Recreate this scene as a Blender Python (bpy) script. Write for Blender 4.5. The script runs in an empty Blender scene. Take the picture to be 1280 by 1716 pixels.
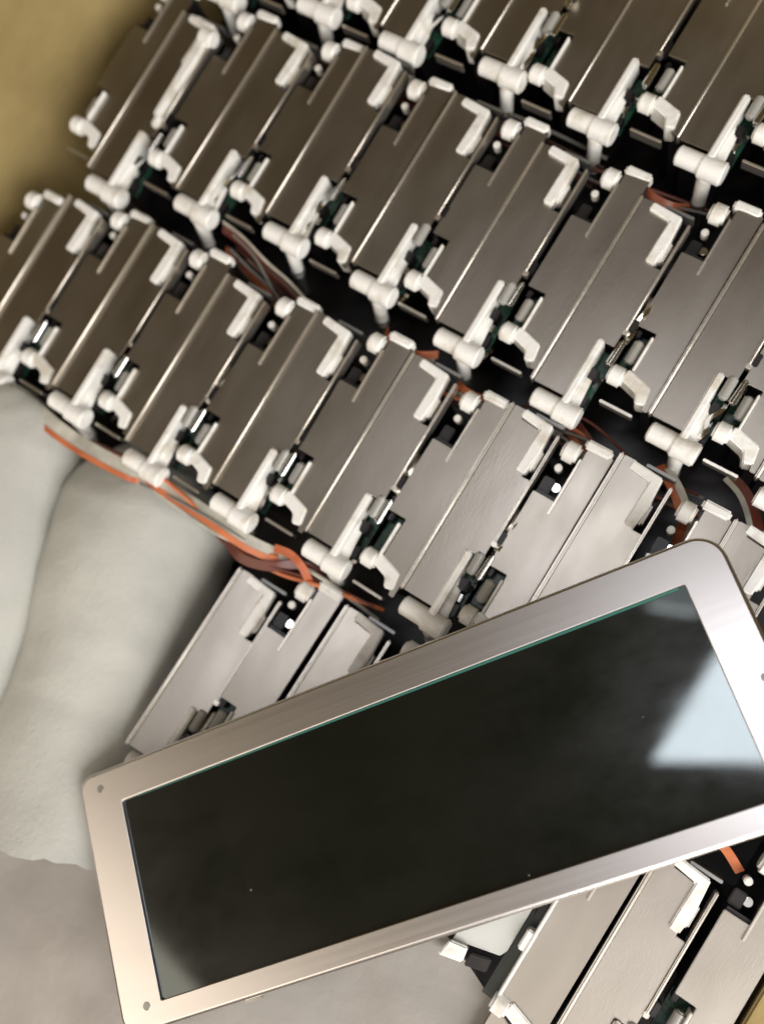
import bpy, bmesh, math, random
from mathutils import Vector, Matrix, noise
random.seed(7)
C = bpy.context.scene.collection
S = 0.001                      # everything below is written in millimetres

# ------------------------------------------------------------------ camera
RC = Matrix(((0.82100207, 0.51967856, -0.23641023),
             (0.49240982, -0.85410193, -0.16745885),
             (-0.28894321, 0.02107334, -0.95711428)))
TC = Vector((-160.1498485, -65.5646893, 390.91114778))
cam_pos = -(RC.transposed() @ TC)
cd = bpy.data.cameras.new('camera'); cam = bpy.data.objects.new('camera', cd); C.objects.link(cam)
M3 = RC.transposed() @ Matrix(((1, 0, 0), (0, -1, 0), (0, 0, -1)))
cam.matrix_world = Matrix.Translation(cam_pos * S) @ M3.to_4x4()
cd.sensor_fit = 'HORIZONTAL'; cd.sensor_width = 36; cd.lens = 36 * 1650 / 1280
cd.clip_start = 0.01; cd.clip_end = 50
cd.dof.use_dof = True; cd.dof.focus_distance = 0.305; cd.dof.aperture_fstop = 7.2
bpy.context.scene.camera = cam

# ------------------------------------------------------------------ world and lamps
w = bpy.data.worlds.new('World'); bpy.context.scene.world = w; w.use_nodes = True
bg = w.node_tree.nodes['Background']
bg.inputs[0].default_value = (1.0, 0.66, 0.22, 1); bg.inputs[1].default_value = 0.075
vs = bpy.context.scene.view_settings
bpy.context.scene.display_settings.display_device = 'sRGB'
vs.view_transform = 'Standard'; vs.look = 'None'; vs.exposure = 0; vs.gamma = 1

def area(name, centre, size, target, radiance, col):
    ld = bpy.data.lights.new(name, 'AREA'); ld.shape = 'RECTANGLE'
    ld.size = size[0] * S; ld.size_y = size[1] * S
    ld.energy = radiance * math.pi * ld.size * ld.size_y; ld.color = col
    o = bpy.data.objects.new(name, ld); C.objects.link(o)
    o.location = Vector(centre) * S
    if target is not None:
        d = Vector(target) - Vector(centre)
        o.rotation_euler = d.to_track_quat('-Z', 'Y').to_euler()
    return o
lamp = area('ceiling_lamp', (0, 0, 0), (800, 270), None, 10, (0.93, 0.94, 1.0))
ex, ey = Vector((0.435, 0.403, 0.805)).normalized(), Vector((0.120, 0.856, -0.497))
ey = (ey - ey.dot(ex) * ex).normalized(); ez = ex.cross(ey)
Q = (Vector((-65, 12, 1500)) + ex * 400 + ey * 135) * S
lamp.matrix_world = Matrix(((ex.x, ey.x, ez.x, Q.x), (ex.y, ey.y, ez.y, Q.y), (ex.z, ey.z, ez.z, Q.z), (0, 0, 0, 1)))
area('warm_window', (-300, -1120, 1000), (1500, 1040), None, 2.5, (1.0, 0.87, 0.72))
area('side_fill', (930, -250, 500), (700, 700), (150, 50, 0), 8.2, (0.99, 0.97, 0.95))  # fill light added to brighten the white plastic, not a real lamp

area('soft_lamp', (560, -560, 1500), (820, 800), None, 1.0, (1.0, 0.96, 0.97))

for nm, c_, sz, rad in (('tube_lamp', (-172, 262, 1500), (84, 5), 7.0), ('lamp_housing_glow', (-165, 310, 1502), (150, 84), 1.1)):
    o = area(nm, c_, sz, None, rad, (0.95, 0.97, 1.0)); o.rotation_euler = (0, 0, math.radians(20))

# ------------------------------------------------------------------ materials
def mat(name, col, rough=0.5, metal=0.0, **kw):
    m = bpy.data.materials.new(name); m.use_nodes = True
    b = m.node_tree.nodes['Principled BSDF']
    b.inputs['Base Color'].default_value = (*col, 1); b.inputs['Roughness'].default_value = rough
    b.inputs['Metallic'].default_value = metal
    for k, v in kw.items(): b.inputs[k.replace('_', ' ')].default_value = v
    return m
def nodes(m): return m.node_tree.nodes, m.node_tree.links, m.node_tree.nodes['Principled BSDF']
def tex_coord(m, scale, rand=True):
    """object coordinates in mm, shifted for every single object so that repeats differ"""
    n, l, b = nodes(m)
    tc = n.new('ShaderNodeTexCoord'); mp = n.new('ShaderNodeMapping')
    mp.inputs['Scale'].default_value = [s * 1000 for s in scale]
    l.new(tc.outputs['Object'], mp.inputs['Vector'])
    if rand:
        oi = n.new('ShaderNodeObjectInfo'); mu = n.new('ShaderNodeMath'); mu.operation = 'MULTIPLY'
        mu.inputs[1].default_value = 37.0
        l.new(oi.outputs['Random'], mu.inputs[0]); cx = n.new('ShaderNodeCombineXYZ')
        for i in range(3): l.new(mu.outputs[0], cx.inputs[i])
        l.new(cx.outputs[0], mp.inputs['Location'])
    return mp
def noise_node(m, scale, detail=3, rough=0.5, rand=True):
    n, l, b = nodes(m)
    mp = tex_coord(m, scale, rand); t = n.new('ShaderNodeTexNoise')
    t.inputs['Scale'].default_value = 1; t.inputs['Detail'].default_value = detail; t.inputs['Roughness'].default_value = rough
    l.new(mp.outputs[0], t.inputs['Vector']); return t
def ramp_to(m, fac, target, lo, hi, a=0.3, c=0.7):
    n, l, b = nodes(m)
    r = n.new('ShaderNodeValToRGB'); r.color_ramp.elements[0].position = a; r.color_ramp.elements[1].position = c
    r.color_ramp.elements[0].color = (*lo, 1); r.color_ramp.elements[1].color = (*hi, 1)
    l.new(fac, r.inputs[0]); l.new(r.outputs[0], b.inputs[target]); return r
def bump(m, fac, dist_mm, strength=1.0, prev=None):
    n, l, b = nodes(m)
    k = n.new('ShaderNodeBump'); k.inputs['Distance'].default_value = dist_mm * S; k.inputs['Strength'].default_value = strength
    l.new(fac, k.inputs['Height'])
    if prev: l.new(prev.outputs[0], k.inputs['Normal'])
    l.new(k.outputs[0], b.inputs['Normal']); return k
def grey(v): return (v, v, v)

# rolled steel of the module faces: warm grey, fine mill lines along the length, slow waviness
STEEL = mat('rolled_steel', (0.56, 0.52, 0.475), 0.36, 1.0)
t = noise_node(STEEL, (0.05, 0.02, 0.05), 2); ramp_to(STEEL, t.outputs['Fac'], 'Base Color', (0.41, 0.375, 0.32), (0.49, 0.455, 0.405))
t2 = noise_node(STEEL, (0.10, 0.04, 0.1), 3); ramp_to(STEEL, t2.outputs['Fac'], 'Roughness', grey(0.315), grey(0.365))
k = bump(STEEL, noise_node(STEEL, (0.03, 0.012, 0.03), 2).outputs['Fac'], 0.08)
k = bump(STEEL, noise_node(STEEL, (2.6, 0.35, 1.0), 4).outputs['Fac'], 0.022, 1, k)
RIM = mat('folded_steel_edge', (0.74, 0.69, 0.61), 0.33, 0.92)
bump(RIM, noise_node(RIM, (0.3, 0.3, 0.3), 2).outputs['Fac'], 0.08)
BEZEL = mat('brushed_steel', (0.74, 0.71, 0.695), 0.25, 1.0)
t = noise_node(BEZEL, (0.01, 0.9, 0.9), 4, 0.6); ramp_to(BEZEL, t.outputs['Fac'], 'Roughness', grey(0.30), grey(0.33))
k = bump(BEZEL, noise_node(BEZEL, (0.05, 3.2, 3.2), 3, 0.6).outputs['Fac'], 0.003)
k = bump(BEZEL, noise_node(BEZEL, (0.015, 0.03, 0.03), 2).outputs['Fac'], 0.08, 1, k)
BRIGHT = mat('polished_steel', (0.82, 0.82, 0.80), 0.16, 1.0)
DULL = mat('dull_grey_metal', (0.33, 0.33, 0.32), 0.42, 0.9)
WHITE = mat('white_plastic', (0.80, 0.77, 0.71), 0.36)
WHITE.node_tree.nodes['Principled BSDF'].inputs['Subsurface Weight'].default_value = 0.15
WHITE.node_tree.nodes['Principled BSDF'].inputs['Subsurface Radius'].default_value = (0.002, 0.0016, 0.0012)
t = noise_node(WHITE, (0.12, 0.12, 0.12), 3); ramp_to(WHITE, t.outputs['Fac'], 'Base Color', (0.66, 0.62, 0.54), (0.86, 0.85, 0.81), 0.30, 0.46)
bump(WHITE, noise_node(WHITE, (0.5, 0.5, 0.5), 2).outputs['Fac'], 0.15)
CLEAR = mat('frosted_plastic', (0.50, 0.49, 0.45), 0.2); CLEAR.node_tree.nodes['Principled BSDF'].inputs['Transmission Weight'].default_value = 0.35
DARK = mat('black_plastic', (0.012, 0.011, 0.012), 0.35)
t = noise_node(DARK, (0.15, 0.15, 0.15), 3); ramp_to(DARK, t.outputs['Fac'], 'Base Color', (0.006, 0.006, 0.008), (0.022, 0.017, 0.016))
PCB = mat('green_circuit_board', (0.012, 0.045, 0.028), 0.32)
t = noise_node(PCB, (0.8, 0.8, 0.8), 2); ramp_to(PCB, t.outputs['Fac'], 'Base Color', (0.008, 0.022, 0.016), (0.02, 0.08, 0.05), 0.4, 0.55)
ORANGE = mat('orange_film', (0.62, 0.17, 0.055), 0.33)
t = noise_node(ORANGE, (0.08, 0.08, 0.08), 3); ramp_to(ORANGE, t.outputs['Fac'], 'Base Color', (0.42, 0.10, 0.04), (0.72, 0.23, 0.09))
CREAM = mat('pale_film', (0.48, 0.46, 0.38), 0.3)
t = noise_node(CREAM, (0.1, 0.1, 0.1), 3); ramp_to(CREAM, t.outputs['Fac'], 'Base Color', (0.30, 0.28, 0.23), (0.60, 0.58, 0.50))
RUST = mat('dark_red_film', (0.13, 0.032, 0.02), 0.35)
GLASS = mat('display_glass', (0.004, 0.0045, 0.004), 0.045); 
gb = GLASS.node_tree.nodes['Principled BSDF']; gb.inputs['IOR'].default_value = 1.8; gb.inputs['Coat Weight'].default_value = 0.6; gb.inputs['Coat Roughness'].default_value = 0.27; gb.inputs['Coat IOR'].default_value = 1.4; gb.inputs['Specular Tint'].default_value = (0.88, 1.0, 1.0, 1)
n, l, b = nodes(GLASS)
vo = n.new('ShaderNodeTexVoronoi'); vo.inputs['Scale'].default_value = 1
l.new(tex_coord(GLASS, (0.07, 0.07, 0.07), False).outputs[0], vo.inputs['Vector'])
sp = ramp_to(GLASS, vo.outputs['Distance'], 'Base Color', (0.22, 0.22, 0.22), (0.0030, 0.0048, 0.0042), 0.012, 0.03)
t = noise_node(GLASS, (0.03, 0.05, 0.05), 4, 0.6); ramp_to(GLASS, t.outputs['Fac'], 'Roughness', grey(0.03), grey(0.07), 0.4, 0.75)
t = noise_node(GLASS, (0.022, 0.035, 0.035), 5, 0.65, False); ramp_to(GLASS, t.outputs['Fac'], 'Coat Weight', grey(0.25), grey(0.95), 0.38, 0.62)
TEAL = mat('glass_edge_green', (0.05, 0.17, 0.14), 0.15)
FOAM = mat('white_packing_foam', (0.60, 0.58, 0.52), 0.75)
t = noise_node(FOAM, (0.02, 0.02, 0.02), 4); ramp_to(FOAM, t.outputs['Fac'], 'Base Color', (0.47, 0.47, 0.425), (0.56, 0.555, 0.505))
k = bump(FOAM, noise_node(FOAM, (1.1, 0.5, 1.1), 5, 0.75).outputs['Fac'], 0.2)
vo = FOAM.node_tree.nodes.new('ShaderNodeTexVoronoi'); vo.inputs['Scale'].default_value = 1
FOAM.node_tree.links.new(tex_coord(FOAM, (0.45, 0.3, 0.45)).outputs[0], vo.inputs['Vector'])
bump(FOAM, vo.outputs['Distance'], 0.12, 0.7, k)
SHEET = mat('grey_foam_sheet', (0.36, 0.325, 0.29), 0.6)
t = noise_node(SHEET, (0.012, 0.02, 0.02), 4); ramp_to(SHEET, t.outputs['Fac'], 'Base Color', (0.28, 0.26, 0.235), (0.37, 0.34, 0.305))
bump(SHEET, noise_node(SHEET, (0.25, 0.25, 0.25), 4).outputs['Fac'], 0.25)
CARD = mat('brown_cardboard', (0.32, 0.215, 0.09), 0.85)
t = noise_node(CARD, (0.02, 0.02, 0.03), 5, 0.6); ramp_to(CARD, t.outputs['Fac'], 'Base Color', (0.25, 0.18, 0.065), (0.38, 0.285, 0.115))
bump(CARD, noise_node(CARD, (0.3, 0.06, 1.2), 4).outputs['Fac'], 0.3)

# ------------------------------------------------------------------ mesh building
class MB:
    def __init__(s): s.bm = bmesh.new()
    def _merge(s, t, bev, seg=2):
        if bev:
            es = [e for e in t.edges if len(e.link_faces) == 2 and e.calc_face_angle(0) > 0.6]
            bmesh.ops.bevel(t, geom=es, offset=bev, segments=seg, affect='EDGES', clamp_overlap=True)
        me = bpy.data.meshes.new('tmp'); t.to_mesh(me); t.free(); s.bm.from_mesh(me); bpy.data.meshes.remove(me)
    def prism(s, poly, z0, z1, bev=0, seg=2):
        t = bmesh.new()
        vs_ = [t.verts.new((x, y, z0)) for x, y in poly]; f = t.faces.new(vs_)
        r = bmesh.ops.extrude_face_region(t, geom=[f])
        for v in r['geom']:
            if isinstance(v, bmesh.types.BMVert): v.co.z = z1
        bmesh.ops.recalc_face_normals(t, faces=t.faces); s._merge(t, bev, seg); return s
    def box(s, x0, x1, y0, y1, z0, z1, bev=0, seg=2):
        return s.prism([(x0, y0), (x1, y0), (x1, y1), (x0, y1)], z0, z1, bev, seg)
    def cyl(s, a, b, r0, r1=None, n=20, bev=0, seg=2):
        r1 = r0 if r1 is None else r1
        a = Vector(a); b = Vector(b); d = b - a
        t = bmesh.new()
        bmesh.ops.create_cone(t, cap_ends=True, segments=n, radius1=r0, radius2=r1, depth=d.length)
        q = d.to_track_quat('Z', 'Y').to_matrix().to_4x4()
        bmesh.ops.transform(t, matrix=Matrix.Translation((a + b) / 2) @ q, verts=t.verts)
        s._merge(t, bev, seg); return s
    def bar(s, pts, wx, z0, z1, bev=0.4):
        """flat polyline bar in plan, width wx (number or list)"""
        ws = wx if isinstance(wx, (list, tuple)) else [wx] * len(pts)
        L, R_ = [], []
        for i, p in enumerate(pts):
            p = Vector(p); a = Vector(pts[i - 1]) if i else p; c = Vector(pts[i + 1]) if i < len(pts) - 1 else p
            d1 = (p - a).normalized() if i else (c - p).normalized(); d2 = (c - p).normalized() if i < len(pts) - 1 else d1
            nn = Vector((-(d1 + d2).y, (d1 + d2).x)).normalized(); m = ws[i] / 2 / max(0.5, nn.dot(Vector((-d1.y, d1.x))))
            L.append(tuple(p + nn * m)); R_.append(tuple(p - nn * m))
        return s.prism(L + R_[::-1], z0, z1, bev)
    def strip(s, pts, width, thick, side=None):
        """ribbon swept along 3-D points; side = the direction of its width"""
        t = bmesh.new(); rows = []
        P_ = [Vector(p) for p in pts]
        for i, p in enumerate(P_):
            d = (P_[min(i + 1, len(P_) - 1)] - P_[max(i - 1, 0)]).normalized()
            sd = Vector(side[i] if isinstance(side, list) else side); sd = (sd - sd.dot(d) * d).normalized(); nn = d.cross(sd)
            wv = width[i] if isinstance(width, list) else width
            rows.append([t.verts.new(p + sd * wv / 2 * u + nn * thick / 2 * v) for u, v in ((-1, -1), (1, -1), (1, 1), (-1, 1))])
        for a, b_ in zip(rows, rows[1:]):
            for j in range(4): t.faces.new((a[j], a[(j + 1) % 4], b_[(j + 1) % 4], b_[j]))
        t.faces.new(rows[0][::-1]); t.faces.new(rows[-1]); bmesh.ops.recalc_face_normals(t, faces=t.faces)
        s._merge(t, 0); return s
    def build(s, name, m, parent=None, dz=0, smooth=True):
        bmesh.ops.scale(s.bm, vec=(S, S, S), verts=s.bm.verts)
        bmesh.ops.translate(s.bm, vec=(0, 0, dz * S), verts=s.bm.verts)
        me = bpy.data.meshes.new(name); s.bm.to_mesh(me); s.bm.free()
        me.materials.append(m)
        if smooth:
            for p in me.polygons: p.use_smooth = True
            me.set_sharp_from_angle(angle=math.radians(42))
        o = bpy.data.objects.new(name, me); C.objects.link(o)
        if parent: o.parent = parent
        return o
def spline(pts, n=10):
    P_ = [Vector(p) for p in pts]; out = []
    for i in range(len(P_) - 1):
        a = P_[max(i - 1, 0)]; b_ = P_[i]; c = P_[i + 1]; d = P_[min(i + 2, len(P_) - 1)]
        for j in range(n):
            u = j / n
            out.append(0.5 * ((2 * b_) + (c - a) * u + (2 * a - 5 * b_ + 4 * c - d) * u * u + (-a + 3 * b_ - 3 * c + d) * u ** 3))
    out.append(P_[-1]); return out
def tag(o, label, cat, group=None, kind=None):
    o['label'] = label; o['category'] = cat
    if group: o['group'] = group
    if kind: o['kind'] = kind
    return o
def thing(name, loc, label, cat, group=None):
    o = bpy.data.objects.new(name, None); C.objects.link(o); o.location = Vector(loc) * S
    o.empty_display_size = 0.01; return tag(o, label, cat, group)
def copy_tree(src):
    c = src.copy(); C.objects.link(c)
    for ch in src.children:
        d = ch.copy(); C.objects.link(d); d.parent = c; d.matrix_parent_inverse = ch.matrix_parent_inverse.copy()
        for g in ch.children:
            e = g.copy(); C.objects.link(e); e.parent = d
    return c

# ------------------------------------------------------------------ the cardboard box everything stands in
DEP = 52.0
box_t = thing('cardboard_box', (150, 20, -DEP), 'open brown cardboard box around the rows of modules, bare panel at upper left', 'cardboard box')
def boxpart(name, f, m=CARD):
    b_ = MB(); f(b_); o = b_.build(name, m, box_t)
    o.location = Vector((-150, -20, DEP)) * S; return o
boxpart('base_panel', lambda b_: b_.box(-40, 372, -290, 290, -DEP - 6, -DEP - 1))
def lean(b_, x0, x1, top):
    # a panel leaning outwards a little, with a slow bow
    t = bmesh.new(); NY, NZ = 40, 14; g = [[], []]
    for s_ in (0, 1):
        for i in range(NY + 1):
            for j in range(NZ + 1):
                y = -290 + 580 * i / NY; z = -DEP - 4 + (top + DEP + 4) * j / NZ
                x = x0 + (x1 - x0) * j / NZ + 3.0 * noise.noise(Vector((y * 0.012, z * 0.02, 3))) + (3.5 if s_ else 0)
                g[s_].append(t.verts.new((x, y, z)))
    def q(a, b2, c, d): t.faces.new((a, b2, c, d))
    idx = lambda i, j: i * (NZ + 1) + j
    for s_ in (0, 1):
        for i in range(NY):
            for j in range(NZ): q(g[s_][idx(i, j)], g[s_][idx(i + 1, j)], g[s_][idx(i + 1, j + 1)], g[s_][idx(i, j + 1)])
    for i in range(NY):
        for j in (0, NZ): q(g[0][idx(i, j)], g[0][idx(i + 1, j)], g[1][idx(i + 1, j)], g[1][idx(i, j)])
    for j in range(NZ):
        for i in (0, NY): q(g[0][idx(i, j)], g[0][idx(i, j + 1)], g[1][idx(i, j + 1)], g[1][idx(i, j)])
    bmesh.ops.recalc_face_normals(t, faces=t.faces); b_._merge(t, 0)
boxpart('gap_shade_sheet', lambda b_: b_.box(-28, 354, -120, 289, -DEP - 0.9, -DEP - 0.2), DARK)  # added black sheet, its colour stands in for deep shade between the modules
boxpart('side_panel', lambda b_: lean(b_, -27, -64, 36))
boxpart('side_panel', lambda b_: lean(b_, 357.5, 357.6, -12))
boxpart('flap', lambda b_: b_.box(354.4, 440, -288, 288, -6.5, -2.5, 0.8))
boxpart('end_panel', lambda b_: b_.box(-40, 372, 291, 295, -DEP - 6, 60))

# ------------------------------------------------------------------ module of the first kind: roller clip at its lower end
def make_roller_module():
    r = thing('display_module', (0, 0, -DEP), '', 'display module')
    # x runs from the ridge (0) to the open side (20), y along the strip, z = 0 the face
    MB().prism([(0.9, 4.6), (12.4, 4.6), (12.4, 27), (18.6, 27), (18.6, 57.5), (15.4, 57.5), (15.4, 73.6), (5.2, 74.6), (5.2, 78), (0.9, 78)], -1.2, 0, 0.22).build('face_plate', STEEL, r, DEP)
    MB().prism([(0.6, 6.2), (11.8, 6.2), (11.8, 28.5), (18.0, 28.5), (18.0, 56), (13.4, 56), (13.4, 72.8), (0.6, 76.5)], -DEP + 0.5, -1.25).build('body', DARK, r, DEP)
    MB().box(-0.65, 0.75, 4.2, 78.2, -4, 1.3, 0.55, 3).build('ridge', RIM, r, DEP)
    MB().box(18.75, 19.75, 33.5, 75.5, -5, 1.1, 0.42, 3).box(18.4, 20.4, 32.2, 34.2, -3, 0.6, 0.3).build('side_rim', RIM, r, DEP)
    c = MB()
    c.cyl((2.8, 0.2, -1.4), (12.4, 0.2, -1.4), 3.5, n=28, bev=0.6, seg=3).cyl((11.6, -0.1, -1.6), (20.4, -0.1, -1.6), 4.1, n=28, bev=0.6, seg=3)
    c.cyl((11.4, 0, -1.5), (12.6, 0, -1.5), 3.8, n=28, bev=0.3)
    c.box(12.3, 15.0, 2.0, 27.2, -7, 2.0, 0.6, 3)
    c.prism([(14.4, 1.5), (18.2, 1.5), (17.2, 14), (14.4, 19)], -4.2, -2.4, 0.5)
    c.build('roller_clip', WHITE, r, DEP)
    MB().cyl((14.2, -1.6, -3.2), (14.6, -6.0, -19), 2.7, 2.3, n=20, bev=0.3).build('post', WHITE, r, DEP)
    MB().cyl((14.62, -6.3, -19.2), (15.0, -9.0, -30), 2.0, 2.0, n=18).cyl((14.5, -5.2, -16.4), (14.6, -5.7, -17.6), 2.85, n=20).build('post_sleeve', DULL, r, DEP)
    MB().cyl((17.4, 20.2, -0.6), (17.4, 28.6, -0.2), 1.75, 1.75, n=18, bev=0.6, seg=3).build('lamp_cap', CLEAR, r, DEP)
    MB().cyl((20.4, 20.0, -1.0), (20.8, 29.5, -0.4), 1.55, 1.2, n=16, bev=0.6, seg=3).build('pin', BRIGHT, r, DEP)
    MB().strip(spline([(20.6, 30, -2), (21.6, 33, 0.4), (20.9, 37, -1.6), (21.8, 42, 0.2), (20.8, 48, -2.2)], 5), 2.2, 0.2, (1, 0, 0.5)).build('foil_tape', BRIGHT, r, DEP)
    MB().strip(spline([(16.5, 3.5, -5), (18.5, 8, -2.6), (17.2, 12, -3.4), (19.6, 17, -2.0), (19.0, 21, -5)], 5), 1.6, 0.2, (1, 0.2, 0.4)).build('foil_tab', BRIGHT, r, DEP)
    MB().bar([(4.4, 76.5), (14.2, 75.4), (14.4, 67), (13.9, 58.2)], [3.0, 3.5, 4.3, 3.6], -4, 1.4, 0.5).box(14.3, 17.4, 60.5, 68.5, -6, -0.4, 0.7).build('hook', WHITE, r, DEP)
    MB().box(8.5, 19.2, 78.0, 79.1, -7, -0.6, 0.2).build('end_strip', DULL, r, DEP)
    MB().box(14.9, 19.6, 4.5, 26.5, -9.5, -8.3).build('circuit_board', PCB, r, DEP)
    for q in ((19.7, 21.7, 33.8, 38.4, -4, 1.0, 0.35), (15.4, 18.2, 14.2, 18.4, -8.2, -2.2, 0.3), (16.2, 19.4, 5, 9.5, -8.2, -4.5, 0.3)): MB().box(*q).build('connector', DARK, r, DEP)
    MB().box(16, 18.6, 10.5, 13.2, -8.2, -4.4, 0.2).build('component', BRIGHT, r, DEP)
    return r
# second kind: stepped bracket at its lower end, roller at its upper end
def make_step_module():
    r = thing('display_module', (0, 0, -DEP), '', 'display module')
    MB().prism([(-1.0, 1.4), (-1.0, 77.2), (-9.8, 76.4), (-9.8, 55.5), (-18.6, 55.5), (-18.6, 26.5), (-11.5, 26.5), (-11.5, 10.4), (-4.0, 8.6), (-2.9, 1.4)], -1.2, 0, 0.22).build('face_plate', STEEL, r, DEP)
    MB().prism([(-0.9, 3.4), (-0.9, 76), (-10.5, 75.4), (-10.5, 56.8), (-18.0, 56.8), (-18.0, 28), (-12, 28), (-12, 11.6), (-4.5, 9.8), (-4.5, 3.4)], -DEP + 0.5, -1.25).build('body', DARK, r, DEP)
    MB().cyl((-18.6, 8.6, -1.2), (-13.0, 8.6, -1.2), 3.5, n=26, bev=0.9, seg=3).bar([(-13.6, 9.9), (-5.4, 7.6), (-4.1, 2.8)], [4.4, 4.6, 3.4], -8.5, 1.0, 0.45).build('step_bracket', WHITE, r, DEP)
    MB().box(-12.5, -11.6, 11.5, 24.5, -5, 1.5, 0.3).build('tab', WHITE, r, DEP)
    MB().cyl((-14.6, 14.2, -1.4), (-14.6, 22.5, -1.2), 1.9, n=18, bev=0.6, seg=3).build('lamp_cap', CLEAR, r, DEP)
    MB().cyl((-17.2, 73.4, -1.6), (-11.4, 73.4, -1.6), 3.7, n=26, bev=1.0, seg=3).box(-11.4, -1.6, 76.6, 80.0, -4.5, 0.9, 0.8, 3).build('roller_stop', WHITE, r, DEP)
    MB().box(-10.5, -9.7, 50.5, 72.0, -4, 0.9, 0.25).build('lip', RIM, r, DEP)
    MB().cyl((-15.9, 66.6, -7.0), (-15.9, 66.6, -2.6), 1.35, n=16, bev=0.4, seg=3).build('stud', WHITE, r, DEP)
    MB().box(-17.2, -5.0, -1.6, -0.6, -8, -3.4, 0.2).build('end_strip', RIM, r, DEP)
    MB().box(-18.6, -11.9, 12.4, 26, -9.5, -8.3).build('circuit_board', PCB, r, DEP)
    for q in ((-18.4, -14.2, 57, 62.5, -9, -3.6, 0.4), (-18.3, -16.4, 23.4, 26.2, -8.2, -3, 0.3)): MB().box(*q).build('connector', DARK, r, DEP)
    MB().cyl((-13.2, 60.5, -9), (-13.2, 60.5, -4.6), 1.5, n=14, bev=0.3).build('component', BRIGHT, r, DEP)
    return r
protoR, protoS = make_roller_module(), make_step_module()
used = {'R': False, 'S': False}
ORD = ['first', 'second', 'third', 'fourth', 'fifth', 'sixth', 'seventh', 'eighth', 'ninth', 'tenth', 'eleventh', 'twelfth', 'thirteenth', 'fourteenth', 'fifteenth', 'sixteenth', 'seventeenth', 'eighteenth']
def place(kind, x, y, row, z=0.0, rz=0.0, rx=0.0, ry=0.0, name=None):
    src = protoR if kind == 'R' else protoS
    o = src if not used[kind] else copy_tree(src); used[kind] = True
    o.rotation_euler = (math.radians(rx), math.radians(ry), math.radians(rz))
    o.location = (Vector((x, y, z)) - o.rotation_euler.to_matrix() @ Vector((0, 0, DEP))) * S
    for ch in list(o.children):
        nm = ch.name.split('.')[0]
        if nm in ('hook', 'step_bracket', 'roller_stop', 'roller_clip', 'lamp_cap', 'tab', 'stud', 'pin', 'foil_tape', 'foil_tab'):
            ch.location = Vector((J(0.45), J(0.6), J(0.35))) * S; ch.rotation_euler = (0, 0, math.radians(J(0.35)))
            if nm in ('foil_tape', 'foil_tab'): ch.scale = (1, 1, random.uniform(0.6, 1.1))
        if nm in ('lamp_cap', 'component', 'foil_tape', 'foil_tab', 'pin') and random.random() < 0.2: kill.append(ch)
    rows_[row].append((x + (10 if kind == 'R' else -10), kind, o)); return o
ODD = ('face_plate', 'tab', 'lamp_cap', 'circuit_board', 'connector', 'component')
kill = []
J = lambda s_: random.uniform(-s_, s_)
rows_ = {'back': [], 'middle': [], 'front': [], 'near': []}
# ridge x positions and lower ends, read off the photograph, in mm on the plane of the faces
back_T = {0: 170, 1: 180.5, 2: 179.5, 3: 185.3, 4: 180.5, 5: 183.4, 6: 186, 7: 184}
back_Z = {0: 171, 1: 178, 2: 181.0, 3: 184.9, 4: 181.5, 5: 187.5, 6: 193, 7: 190}
mid_T = {0: 79.6, 1: 88.4, 2: 95.6, 3: 94.2, 4: 89.7, 5: 86.8, 6: 94.5, 7: 92}
mid_Z = {0: 89.0, 1: 91.0, 2: 94.5, 3: 94.2, 4: 95.2, 5: 93.2, 6: 97.6, 7: 96}
fr_T = {0: -7.0, 1: -1.5, 2: -4.6, 3: -1.0, 4: 2.2, 5: 3.0, 6: 5.5}
fr_Z = {0: -12.0, 1: -1.2, 2: 0.0, 3: -1.2, 4: 3.8, 5: 1.6, 6: 3.0, 7: 3.6}
xoff = {'back': -1.2, 'middle': -1.0, 'front': -1.2}
for row, TT, ZZ in (('back', back_T, back_Z), ('middle', mid_T, mid_Z), ('front', fr_T, fr_Z)):
    for k in sorted(set(TT) | set(ZZ)):
        x = 40 * k + xoff[row] + J(0.5); dx = {('front', 7): 1.5}.get((row, k), 0)
        if k in ZZ: place('S', x + dx, ZZ[k], row, J(0.4), J(0.6), J(0.7), J(0.7))
        if k in TT: place('R', x + dx, TT[k], row, J(0.4), J(0.35), J(0.5), J(0.5))
place('R', 280.5, 4.0, 'front', -0.6, 0.3)
# the nearest row, half hidden by the loose display
place('R', 142.4, -95.0, 'near', 0.0, 0.3, -7.5, 7.0)
place('S', 181.4, -84.6, 'near', 0.0, -0.3, -6.5, 5.0)
place('R', 183.4, -85.6, 'near', -0.6, -0.3, -6.0, 5.5)
place('S', 225.6, -82.6, 'near', -0.5, 0.0, -2, -3)
place('R', 226.4, -90.0, 'near', -0.5)
odd = place('S', 309.9, -94.5, 'near', -0.3, -0.2, 0.3, 0.4)
place('R', 311.2, -95.4, 'near', 0.0, 0.2, 0.4, 0.5)
place('S', 352.9, -78.5, 'near', -0.2, 0.2, 0.3, -0.3)
for ch in kill: bpy.data.objects.remove(ch)
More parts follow.
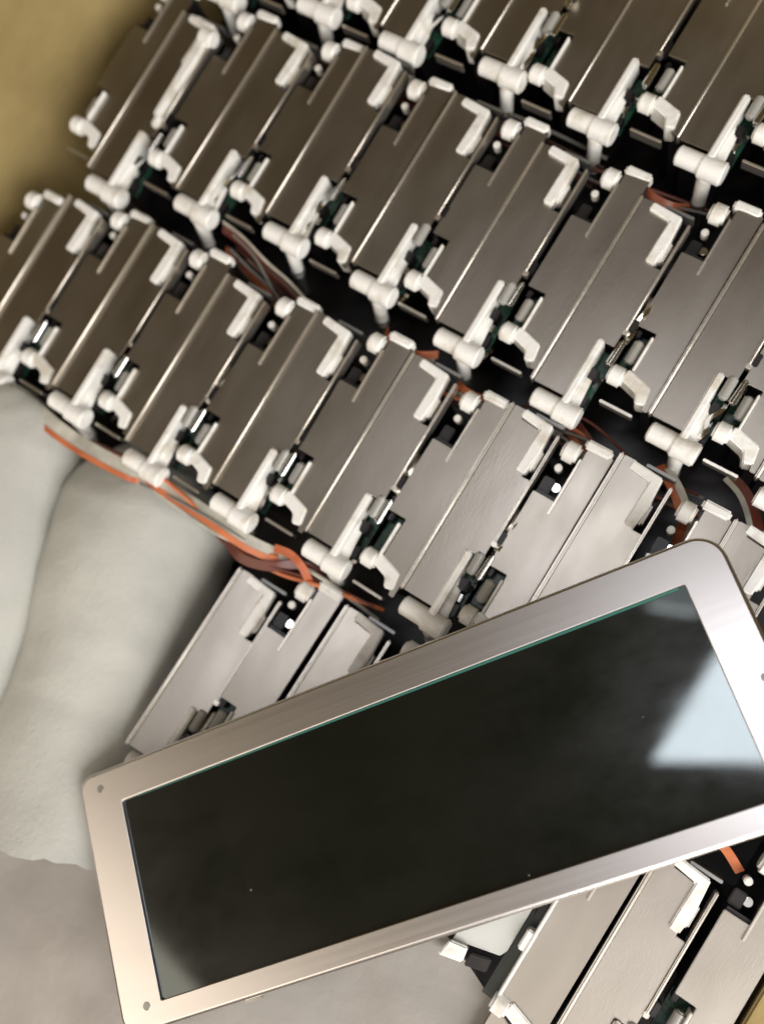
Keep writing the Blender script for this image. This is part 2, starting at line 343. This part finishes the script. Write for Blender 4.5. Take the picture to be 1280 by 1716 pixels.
# the module left of the ridge below the display: full-width face with a long white strip down its left edge
for ch in list(odd.children):
    if ch.name.split('.')[0] in ODD: bpy.data.objects.remove(ch)
MB().prism([(-1.0, 1.4), (-1.0, 77.2), (-9.8, 76.4), (-9.8, 57), (-17.4, 57), (-17.4, 11), (-4.0, 8.6), (-2.9, 1.4)], -1.2, 0, 0.22).build('face_plate', STEEL, odd, DEP)
MB().prism([(-1.0, -20), (-1.0, 1.0), (-17.0, 7.0), (-17.0, -20)], -3.0, -1.6, 0.22).build('face_plate', STEEL, odd, DEP)
MB().box(-18.4, -17.3, 9, 52, -6, 1.2, 0.35).box(-20.6, -17.2, 26, 33, -5, 0.8, 0.5).build('edge_strip', WHITE, odd, DEP)
MB().box(-21.0, -18.6, 36, 50, -7, -2, 0.4).build('connector', DARK, odd, DEP)
for row, lst in rows_.items():
    lst.sort(key=lambda q: q[0])
    for i, (x, kind, o) in enumerate(lst):
        what = 'white roller clip at lower end' if kind == 'R' else 'white stepped bracket at lower end'
        o['label'] = '%s steel strip module from left in the %s, %s' % (ORD[i], {'back': 'top row', 'middle': 'second row', 'front': 'third row', 'near': 'bottom row'}[row], what)
        o['group'] = 'display modules standing on edge in rows'

# the odd long white latch on the leftmost module of the second row
for o in [q[2] for q in rows_['middle'] if q[1] == 'R'][:1]:
    b_ = MB(); b_.bar([(7, 76.6), (15.5, 75.2), (16.2, 60), (15.6, 34.5)], [2.6, 4.2, 5.0, 3.0], -3.5, 2.6, 0.8)
    b_.cyl((13.6, 72.0, 1.0), (20.5, 71.4, 1.0), 3.4, n=26, bev=0.9, seg=3).box(15.2, 18.4, 30.5, 36, -2, 2.2, 0.9)
    b_.build('long_latch', WHITE, o, DEP)

# ------------------------------------------------------------------ flat cables in the gaps between the rows
def cable(pts, width, m, label, side=(0, 0.5, 1), name='ribbon_cable', edge=None, thick=0.35):
    P_ = spline(pts, 10); base = P_[0]
    side_ = side
    r = thing(name, base, label, 'ribbon cable', 'flexible cables between the rows')
    b_ = MB(); b_.strip([p - base for p in P_], width, thick, side_); b_.build('film', m, r)
    if edge:
        off, w2, m2 = edge; b2 = MB(); sd = Vector(side).normalized()
        b2.strip([p - base + sd * off + Vector((0, -0.25, 0.3)) for p in P_], w2, 0.3, side_); b2.build('conductor_band', m2, r)
    return r
cable([(2, -6, -3), (25, -8, -2.5), (55, -11, -3), (84, -9.5, -4), (90, -7, -8)], 6.5, CREAM, 'pale ribbon cable with orange band below the far left modules of the third row', (0, 1, -0.15), edge=(-2.4, 2.0, ORANGE))
cable([(86, -6, -8), (100, -7.5, -3), (118, -7.5, -3), (140, -8.2, -4), (156, -6, -8)], 6.0, CREAM, 'pale ribbon cable with orange band between foam roll and third row', (0, 1, -0.15), edge=(-1.6, 2.2, ORANGE))
cable([(128, -10, -8), (140, -14, -5), (152, -11, -5), (160, -5, -8), (168, -4, -14)], 3.6, RUST, 'dark red looped cable above the bright module of the nearest row', (0, 1, 0.3))
cable([(150, -4.5, -4), (157, -3.4, -3.4), (163, -5.2, -4.5), (167, -9, -9)], 3.0, ORANGE, 'short orange cable end beside the roller of the nearest row', (0.3, 1, 0.2))
cable([(60, 90, -9), (72, 88, -7), (86, 84, -8), (100, 81, -9), (112, 76, -12), (122, 66, -20)], 5.0, RUST, 'dark red cable sagging in the gap under the second row', (0, 0.7, 0.7), edge=(2.2, 1.3, CREAM))
cable([(62, 84, -16), (80, 79, -13), (95, 74, -14), (112, 66, -18), (120, 60, -26)], 3.2, ORANGE, 'long thin orange cable lying deep in the gap below the second row', (0, 0.7, 0.7))
cable([(138, 86, -16), (143, 82, -10), (149, 80.5, -9), (157, 82, -9), (162, 86, -12)], 3.0, ORANGE, 'bright orange cable end under the fourth roller clip of the second row', (0, 1, 0.4), edge=(-2.6, 2.2, CREAM))
cable([(174, 80, -12), (180, 78.5, -9), (188, 79, -9), (194, 80, -10)], 2.6, ORANGE, 'short flat orange cable under the fifth roller clip of the second row', (0, 1, 0.4), edge=(-2.2, 1.8, CREAM))
cable([(214, 88, -16), (222, 84, -12), (231, 79, -14), (238, 70, -22), (242, 60, -32)], 6.0, RUST, 'wide dark orange cable curving down below the sixth roller clip', (0.6, 0.6, 0.2), edge=(-2.4, 2.2, ORANGE))
cable([(250, 88, -12), (256, 84, -9), (262, 79, -8), (266, 75, -10), (268, 66, -16)], 3.4, ORANGE, 'bright orange cable beside the post at the right of the second row gap', (1, 0.2, 0.2), edge=(2.8, 2.4, CREAM))
cable([(272, 96, -14), (280, 92, -12), (288, 84, -16), (292, 74, -24)], 4.0, RUST, 'dark cable loop at the far right of the second row gap', (1, 0.4, 0.3), edge=(-2.0, 1.8, CREAM))
cable([(192, 176, -14), (198, 172, -12), (206, 172, -14), (212, 176, -18)], 2.6, ORANGE, 'small orange cable below the fifth roller clip of the topmost row', (0, 1, 0.4))
cable([(20, 168, -14), (34, 160, -16), (48, 152, -20), (60, 148, -26)], 5, RUST, 'dark red cable in the gap near the top edge', (0, 0.7, 0.7))
cable([(334, -12, -8), (326, -8, -6), (318, -8, -8), (312, -10, -14)], 3.0, ORANGE, 'orange cable end under the lower edge of the display frame', (0, 1, 0.4))

def wires(label, path, n, spread, seed, mats):
    rr = random.Random(seed); base = Vector(path[0])
    r = thing('wire_bundle', base, label, 'wires', 'loose wires between the rows')
    for i in range(n):
        a = rr.uniform(-1, 1) * spread; ph = rr.uniform(0, 6)
        i0 = rr.randint(0, max(0, len(path) // 3)); i1 = rr.randint(len(path) * 2 // 3, len(path))
        pts = []
        for j, p in enumerate(path[i0:i1]):
            pts.append(Vector(p) - base + Vector((rr.uniform(-3, 3), a + 3.0 * math.sin(j * 1.3 + ph), rr.uniform(-4, 3))))
        if len(pts) < 3: continue
        P_ = spline(pts, 8); t = bmesh.new(); rings = []; rad = rr.uniform(0.45, 0.8)
        for q, p in enumerate(P_):
            d = (P_[min(q + 1, len(P_) - 1)] - P_[max(q - 1, 0)]).normalized(); sx = d.cross(Vector((0, 0, 1))).normalized(); up = sx.cross(d)
            rings.append([t.verts.new(p + (sx * math.cos(c * math.pi / 4) + up * math.sin(c * math.pi / 4)) * rad) for c in range(8)])
        for A, B in zip(rings, rings[1:]):
            for c in range(8): t.faces.new((A[c], A[(c + 1) % 8], B[(c + 1) % 8], B[c]))
        t.faces.new(rings[0][::-1]); t.faces.new(rings[-1]); bmesh.ops.recalc_face_normals(t, faces=t.faces)
        b_ = MB(); b_._merge(t, 0); b_.build('wire', mats[i % len(mats)], r)
BROWN = mat('dark_brown_insulation', (0.06, 0.028, 0.02), 0.35)
GREYW = mat('grey_insulation', (0.20, 0.19, 0.17), 0.35)
wires('tangled dark and orange wires, left half of the gap under the second row', [(52, 96, -14), (66, 90, -10), (80, 84, -9), (94, 78, -10), (108, 74, -12), (122, 72, -14), (136, 74, -14)], 8, 4.5, 3, [BROWN, RUST, GREYW, BROWN, ORANGE])
wires('tangle of thin wires in the right half of the gap under the second row', [(150, 82, -14), (172, 78, -12), (196, 80, -13), (220, 84, -12), (244, 80, -12), (266, 84, -14), (290, 86, -16)], 8, 4.5, 5, [ORANGE, BROWN, GREYW, RUST])
wires('thin wires under the topmost row of modules', [(40, 168, -16), (70, 168, -14), (104, 172, -13), (140, 174, -14), (178, 172, -13), (214, 176, -15), (250, 180, -15)], 7, 4, 8, [BROWN, RUST, GREYW, ORANGE])
wires('thin pale and orange wires along the lower ends of the third row', [(60, -9, -8), (84, -8, -6), (108, -8, -5), (130, -10, -5), (150, -9, -6), (172, -7, -10), (192, -6, -14)], 6, 1.6, 11, [CREAM, ORANGE, GREYW, RUST])

# bare board with a white shield, half under the display
bt = thing('circuit_board', (268, -84, -8), 'bare circuit board with white shield plate and screw below the display frame', 'circuit board')
MB().box(19.5, 25.5, -4, 46, 0.4, 1.8, 0.15).build('board', mat('grey_green_board', (0.05, 0.06, 0.05), 0.35), bt)
MB().prism([(3.6, 5), (18.5, 9.5), (19.6, 12), (19.6, 46), (3, 46)], 4, 5.2, 0.25).build('shield', mat('white_painted_metal', (0.62, 0.63, 0.60), 0.35), bt)
MB().cyl((11.5, 22, 5.2), (11.5, 22, 6.2), 2.0, 1.8, n=20, bev=0.35).build('screw', BRIGHT, bt)
MB().prism([(10.5, 1.0), (17.5, 3.2), (17.0, 7.8), (10.5, 5.6)], 4.6, 7.4, 0.4).build('chip', DARK, bt)
MB().prism([(2.0, -1.0), (9.8, 1.4), (9.0, 6.4), (3.0, 5.0)], 4, 7.6, 0.5).build('socket', WHITE, bt)
MB().box(21, 24, 26, 33, 1.8, 5, 0.3).build('chip', PCB, bt)

# ------------------------------------------------------------------ foam rolls and sheet
def roll(name, label, path, radii, squash, seed, endjag=2.0, m=FOAM):
    P_ = spline(path, 14); NR = 72; t = bmesh.new(); rings = []
    nP = len(P_); base = P_[0].copy()
    def rad(i):
        f = i / (nP - 1) * (len(radii) - 1); a = int(min(f, len(radii) - 2)); return radii[a] + (radii[a + 1] - radii[a]) * (f - a)
    for i, p in enumerate(P_):
        d = (P_[min(i + 1, nP - 1)] - P_[max(i - 1, 0)]).normalized(); sx = d.cross(Vector((0, 0, 1))).normalized(); up = sx.cross(d)
        R0 = rad(i)
        ring = []
        for j in range(NR):
            a = 2 * math.pi * j / NR
            q = sx * math.cos(a) * R0 + up * math.sin(a) * R0 * squash
            nn = noise.noise(Vector((math.cos(a) * 1.2 + seed, math.sin(a) * 1.2, i * 0.07))) * 2.4
            nn += noise.noise(Vector((math.cos(a) * 5 + seed, math.sin(a) * 5, i * 0.35))) * 0.5
            q = q * (1 + nn / max(R0, 6))
            off = d * (noise.noise(Vector((j * 0.22, seed, 5))) * endjag + noise.noise(Vector((j * 0.9, seed, 9))) * endjag * 0.5) if i == nP - 1 else Vector()
            ring.append(t.verts.new(p + q + off - base))
        rings.append(ring)
    for a, b_ in zip(rings, rings[1:]):
        for j in range(NR): t.faces.new((a[j], a[(j + 1) % NR], b_[(j + 1) % NR], b_[j]))
    t.faces.new(rings[0][::-1]); 
    # the open end of the roll: a wall of the sheet's thickness, then a hollow
    last = rings[-1]; d = (P_[-1] - P_[-2]).normalized(); cpt = P_[-1] - base
    inner = [t.verts.new(cpt + (v.co - cpt) * 0.82 - d * 1.0) for v in last]; deep = [t.verts.new(cpt + (v.co - cpt) * 0.80 - d * 18) for v in last]
    for A, B in ((last, inner), (inner, deep)):
        for j in range(NR): t.faces.new((A[j], A[(j + 1) % NR], B[(j + 1) % NR], B[j]))
    t.faces.new(deep)
    bmesh.ops.recalc_face_normals(t, faces=t.faces)
    mb = MB(); mb._merge(t, 0); o = mb.build(name, m); o.location = base * S
    return tag(o, label, 'foam roll', 'rolls of white packing foam')
roll('foam_roll', 'white packing foam roll with frayed end, squeezed beside the bottom row of modules', [(80, -4, -44), (81, -10, -40), (85, -24, -37), (97, -60, -35), (111, -98, -32), (130, -147, -23)], [14, 28, 38, 39, 38, 41], 0.95, 2, 2.2)
roll('foam_roll', 'white packing foam roll at the left edge of the photo with a rounded end', [(20, -12, -26), (21, -18, -22), (25, -30, -18), (43, -75, -16), (62, -125, -12), (84, -220, -16)], [10, 24, 32, 34, 33, 30], 0.95, 8, 2.0)

def sheet():
    t = bmesh.new(); NX, NY = 70, 60; top = []; bot = []
    for i in range(NX + 1):
        for j in range(NY + 1):
            x = 60 + (293 - 60) * i / NX; y = -260 + (-79 + 260) * j / NY
            if i > NX * 0.5: y = min(y, -80 - max(0, (x - 271)) * 0.42 + 0.8 * noise.noise(Vector((x * 0.1, 0, 0))))
            y = min(y, -80 - 50 * min(1, max(0, (215 - x) / 45)))
            z = -6 + 4.0 * noise.noise(Vector((x * 0.018, y * 0.018, 1))) + 1.2 * noise.noise(Vector((x * 0.06, y * 0.06, 4)))
            z += 10 * math.exp(-((x - 205) / 40) ** 2 - ((y + 150) / 45) ** 2)
            top.append(t.verts.new((x - 60, y + 260, z))); bot.append(t.verts.new((x - 60, y + 260, z - 3)))
    idx = lambda i, j: i * (NY + 1) + j
    for i in range(NX):
        for j in range(NY):
            q = (idx(i, j), idx(i + 1, j), idx(i + 1, j + 1), idx(i, j + 1))
            t.faces.new([top[a] for a in q]); t.faces.new([bot[a] for a in q[::-1]])
    for i in range(NX):
        for j in (0, NY): t.faces.new((top[idx(i, j)], top[idx(i + 1, j)], bot[idx(i + 1, j)], bot[idx(i, j)]))
    for j in range(NY):
        for i in (0, NX): t.faces.new((top[idx(i, j)], top[idx(i, j + 1)], bot[idx(i, j + 1)], bot[idx(i, j)]))
    bmesh.ops.recalc_face_normals(t, faces=t.faces)
    mb = MB(); mb._merge(t, 0); o = mb.build('foam_sheet', SHEET); o.location = Vector((60, -260, 0)) * S
    tag(o, 'smooth grey-beige foam sheet under the lower left corner of the display', 'foam sheet')
sheet()

# ------------------------------------------------------------------ the loose display on top
RW = Matrix(((0.6082056163, -0.7799438762, -0.1475583890), (0.7908003389, 0.6114521413, 0.0275880913), (0.0687077300, -0.1334684562, 0.9886685082)))
O = Vector((138.80623033, -105.75428715, 7.34022516)); W, H = 225.1, 83.6
WL, WT, WR, WB = 12.2, 12.4, 14.6, 7.6
TH = 7.0
disp = thing('loose_display', (0, 0, 0), 'large loose display with brushed steel frame and black glass lying across the modules', 'display')
disp.matrix_world = Matrix.Translation((O - RW.col[2] * TH) * S) @ RW.to_4x4()
def rrect(x0, x1, y0, y1, rs, n=8):
    out = []
    for (cx, cy, a0, r) in ((x1 - rs[0], y1 - rs[0], 0, rs[0]), (x0 + rs[1], y1 - rs[1], 90, rs[1]), (x0 + rs[2], y0 + rs[2], 180, rs[2]), (x1 - rs[3], y0 + rs[3], 270, rs[3])):
        for i in range(n + 1):
            a = math.radians(a0 + 90 * i / n); out.append((cx + r * math.cos(a), cy + r * math.sin(a)))
    return out
def ring_mesh():
    t = bmesh.new(); n = 8
    outer = rrect(-3.5, W, -H, 0, (9, 5.5, 6, 9), n); inner = rrect(WL, W - WR, -H + WB, -WT, (0.7,) * 4, n)
    prof = []      # (loop, inset, z): side wall, rounded shoulder, flat, rounded inner lip, inner wall
    def off(poly, d):
        r = []; N = len(poly)
        for i, p in enumerate(poly):
            a = Vector(poly[i - 1]); c = Vector(poly[(i + 1) % N]); tt = (c - a).normalized(); r.append((p[0] - tt.y * d, p[1] + tt.x * d))
        return r
    loops = [(outer, 0, 0.0), (outer, 0, TH - 1.3), (outer, 0.18, TH - 0.6), (outer, 0.6, TH - 0.15), (outer, 1.2, TH), (inner, -0.35, TH), (inner, -0.1, TH - 0.08), (inner, 0.0, TH - 0.3), (inner, 0.0, TH - 1.4)]
    vs_ = [[t.verts.new((x, y, z)) for x, y in off(p, d)] for p, d, z in loops]
    N = len(outer)
    for a, b_ in zip(vs_, vs_[1:]):
        for j in range(N): t.faces.new((a[j], a[(j + 1) % N], b_[(j + 1) % N], b_[j]))
    t.faces.new(vs_[0][::-1]); bmesh.ops.recalc_face_normals(t, faces=t.faces)
    return t
mb = MB(); mb._merge(ring_mesh(), 0); fr = mb.build('frame', BEZEL, disp)
for p in fr.data.polygons:
    if abs(p.normal.z) > 0.999: p.use_smooth = False
MB().box(WL - 1.5, W - WR + 1.5, -H + WB - 1.5, -WT + 1.5, TH - 2.2, TH - 1.1).build('screen_glass', GLASS, disp)
MB().prism([(WL + 6, -WT - 0.05), (W - WR - 2, -WT - 0.05), (W - WR - 2, -WT - 0.9), (WL + 6, -WT - 0.35)], TH - 1.08, TH - 0.7, 0.1).build('glass_edge', TEAL, disp)
for (x, y) in ((5.0, -6.0), (6.8, -H + 7.2), (W - 4.6, -45.0)):
    h = MB(); h.cyl((x, y, TH - 0.3), (x, y, TH + 0.12), 1.55, 1.25, n=20, bev=0.1).build('rivet', DULL, disp)
MB().box(40, 46, -H - 0.9, -H + 0.2, 3.4, 5.4, 0.3).build('side_tab', BRIGHT, disp)
